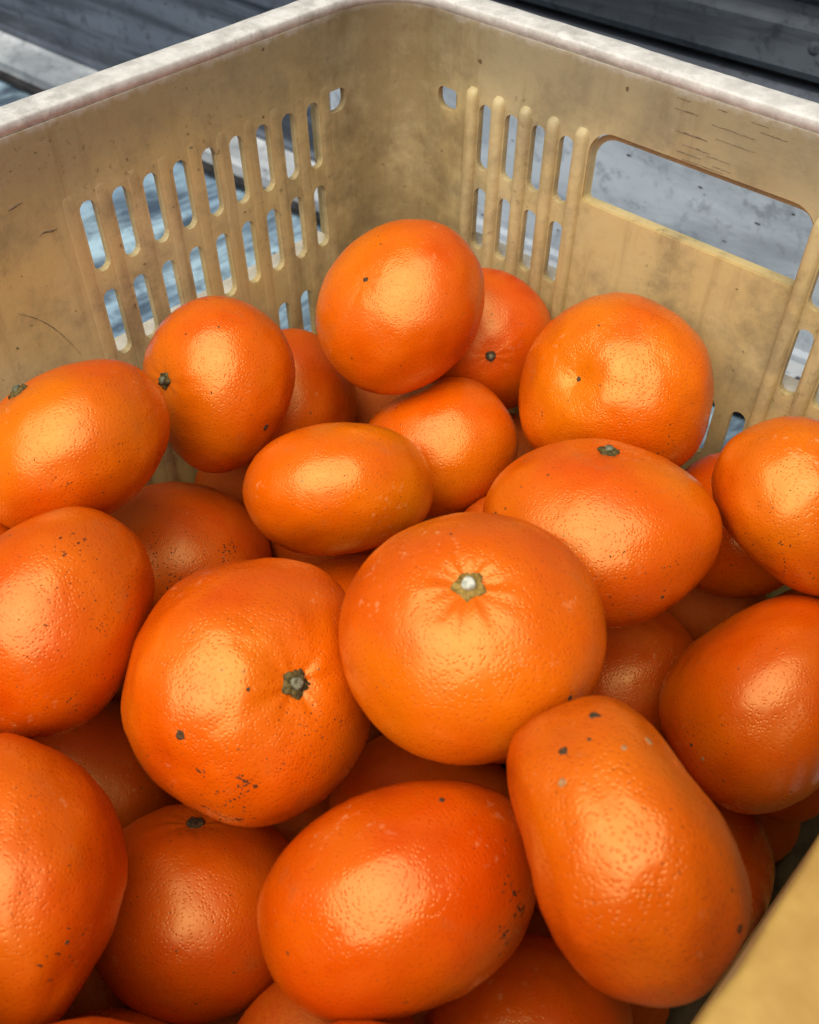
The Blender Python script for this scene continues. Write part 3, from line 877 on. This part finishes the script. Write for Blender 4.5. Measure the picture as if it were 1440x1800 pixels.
GROUP = 'oranges piled in the crate'
rnd = random.Random(11)
for idx, (key, (pos, mm)) in enumerate(FRUIT.items()):
    label, end, dim, box, yellow, spot, relief = INFO[key]
    M = Matrix((mm[0:3], mm[3:6], mm[6:9]))
    dirs = fruit_dirs(rnd, 1.35 if key in ('rbig', 'star', 'blft') else 1.0)
    verts = [M @ (Vector(u) * unit_shape(key, u, dim, box, dirs)) for u in DIRS_HI]
    warp = make_warp(verts, OUTLINE[key]) if key in OUTLINE else (lambda v: v)
    verts = [warp(v) for v in verts]
    zmin = min(v.z for v in verts)
    base = Vector((0, 0, zmin))
    root = empty('orange', Vector(pos) + base)
    tag(root, label, 'orange', GROUP)
    me = mesh('rind', [v - base for v in verts], FACES_HI)
    rind = link('rind', me, M_RIND, root)
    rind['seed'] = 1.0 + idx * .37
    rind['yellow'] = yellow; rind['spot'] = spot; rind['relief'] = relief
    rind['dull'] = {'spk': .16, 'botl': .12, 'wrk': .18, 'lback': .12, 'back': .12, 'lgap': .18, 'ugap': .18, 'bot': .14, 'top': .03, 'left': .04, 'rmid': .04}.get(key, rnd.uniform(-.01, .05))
    bvh = BVHTree.FromPolygons([v.co.copy() for v in me.vertices], [tuple(p.vertices) for p in me.polygons])
    def on_surface(u):
        q = warp(M @ (Vector(u) * unit_shape(key, u, dim, box, dirs))) - base
        loc, n, i, d = bvh.find_nearest(q)
        c = -base
        if n.dot(loc - c) < 0: n = -n
        return loc, n
    p, n = on_surface((0, 0, 1))
    pole_n = (M.inverted().transposed() @ Vector((0, 0, 1))).normalized()
    if end in ('calyx', 'pit'):
        calyx_parts(root, p, pole_n, .0049 if key in ('cen', 'star') else .0040, rnd, 'calyx' if end == 'calyx' else 'pit', key == 'cen', end == 'calyx')
    elif end == 'button':
        calyx_parts(root, p, pole_n, .0030, rnd, 'pit')
    elif end == 'dot':
        link('style_scar', scab_mesh(p, n, .0013, rnd), M_SCAB, root)
    for (k, u, s, pale) in SCABS:
        if k == key:
            p, n = on_surface(u)
            link('scab', scab_mesh(p, n, s * .001, rnd), M_SCAB_PALE if pale else M_SCAB, root)
    sv, sf = [], []
    for (k, u, rad, cnt, size) in SPECKS:
        if k != key: continue
        t, b, n0 = frame_at(Vector(u))
        line = rnd.uniform(0, 3.14)
        for q in range(cnt):
            a, rr = rnd.uniform(0, 6.283), rad * math.sqrt(rnd.random()) * 1.1
            if size >= .4 and rnd.random() < .5:
                rr = rad * rnd.uniform(-1, 1); a = line + rnd.uniform(-.2, .2)
            d = (n0 + t * rr * math.cos(a) + b * rr * math.sin(a)).normalized()
            p, n = on_surface(d)
            tt, bb, n = frame_at(n)
            s = size * .001 * rnd.uniform(.35, 1.0) * .85
            el = rnd.uniform(1, 1.6) if size < .4 else rnd.uniform(1, 2.6)
            ea = rnd.uniform(0, 3.14)
            i0 = len(sv)
            for z, w in ((-.00002, 1.0), (.00005, .75)):
                for i in range(6):
                    aa = 1.047 * i
                    x, y = math.cos(aa) * el * s * w, math.sin(aa) * s * w * rnd.uniform(.75, 1.15)
                    sv.append(p + tt * (x * math.cos(ea) - y * math.sin(ea)) + bb * (x * math.sin(ea) + y * math.cos(ea)) + n * z)
            for i in range(6): sf.append((i0 + i, i0 + (i + 1) % 6, i0 + 6 + (i + 1) % 6, i0 + 6 + i))
            sf.append(tuple(i0 + 6 + i for i in range(6)))
    if sv:
        o = link('speckles', mesh('speckles', sv, sf), M_SPECK, root)
        o['kind'] = 'stuff'

# oranges buried below, and behind the edge of the picture: plain copies of a few shapes
lo = []
for k in range(4):
    dirs = fruit_dirs(rnd, .8)
    lo.append(mesh('rind', [Vector(u) * unit_shape('b', u, .02, 2.1, dirs) for u in DIRS_LO], FACES_LO))
for i, (x, y, z, r) in enumerate(BURIED):
    o = link('orange', lo[i % 4], M_RIND, loc=(x, y, z))
    q = rnd.uniform
    o.rotation_euler = (q(-.6, .6), q(-.6, .6), q(0, 6.28))
    o.scale = (r * .985, r * .985, r * .90)
    o['seed'] = 30 + i * .41; o['yellow'] = .2; o['spot'] = .4; o['relief'] = 1.0; o['dull'] = .18
    tag(o, 'orange buried in the crate under or behind the oranges of the top layer', 'orange', 'oranges buried under the top layer')
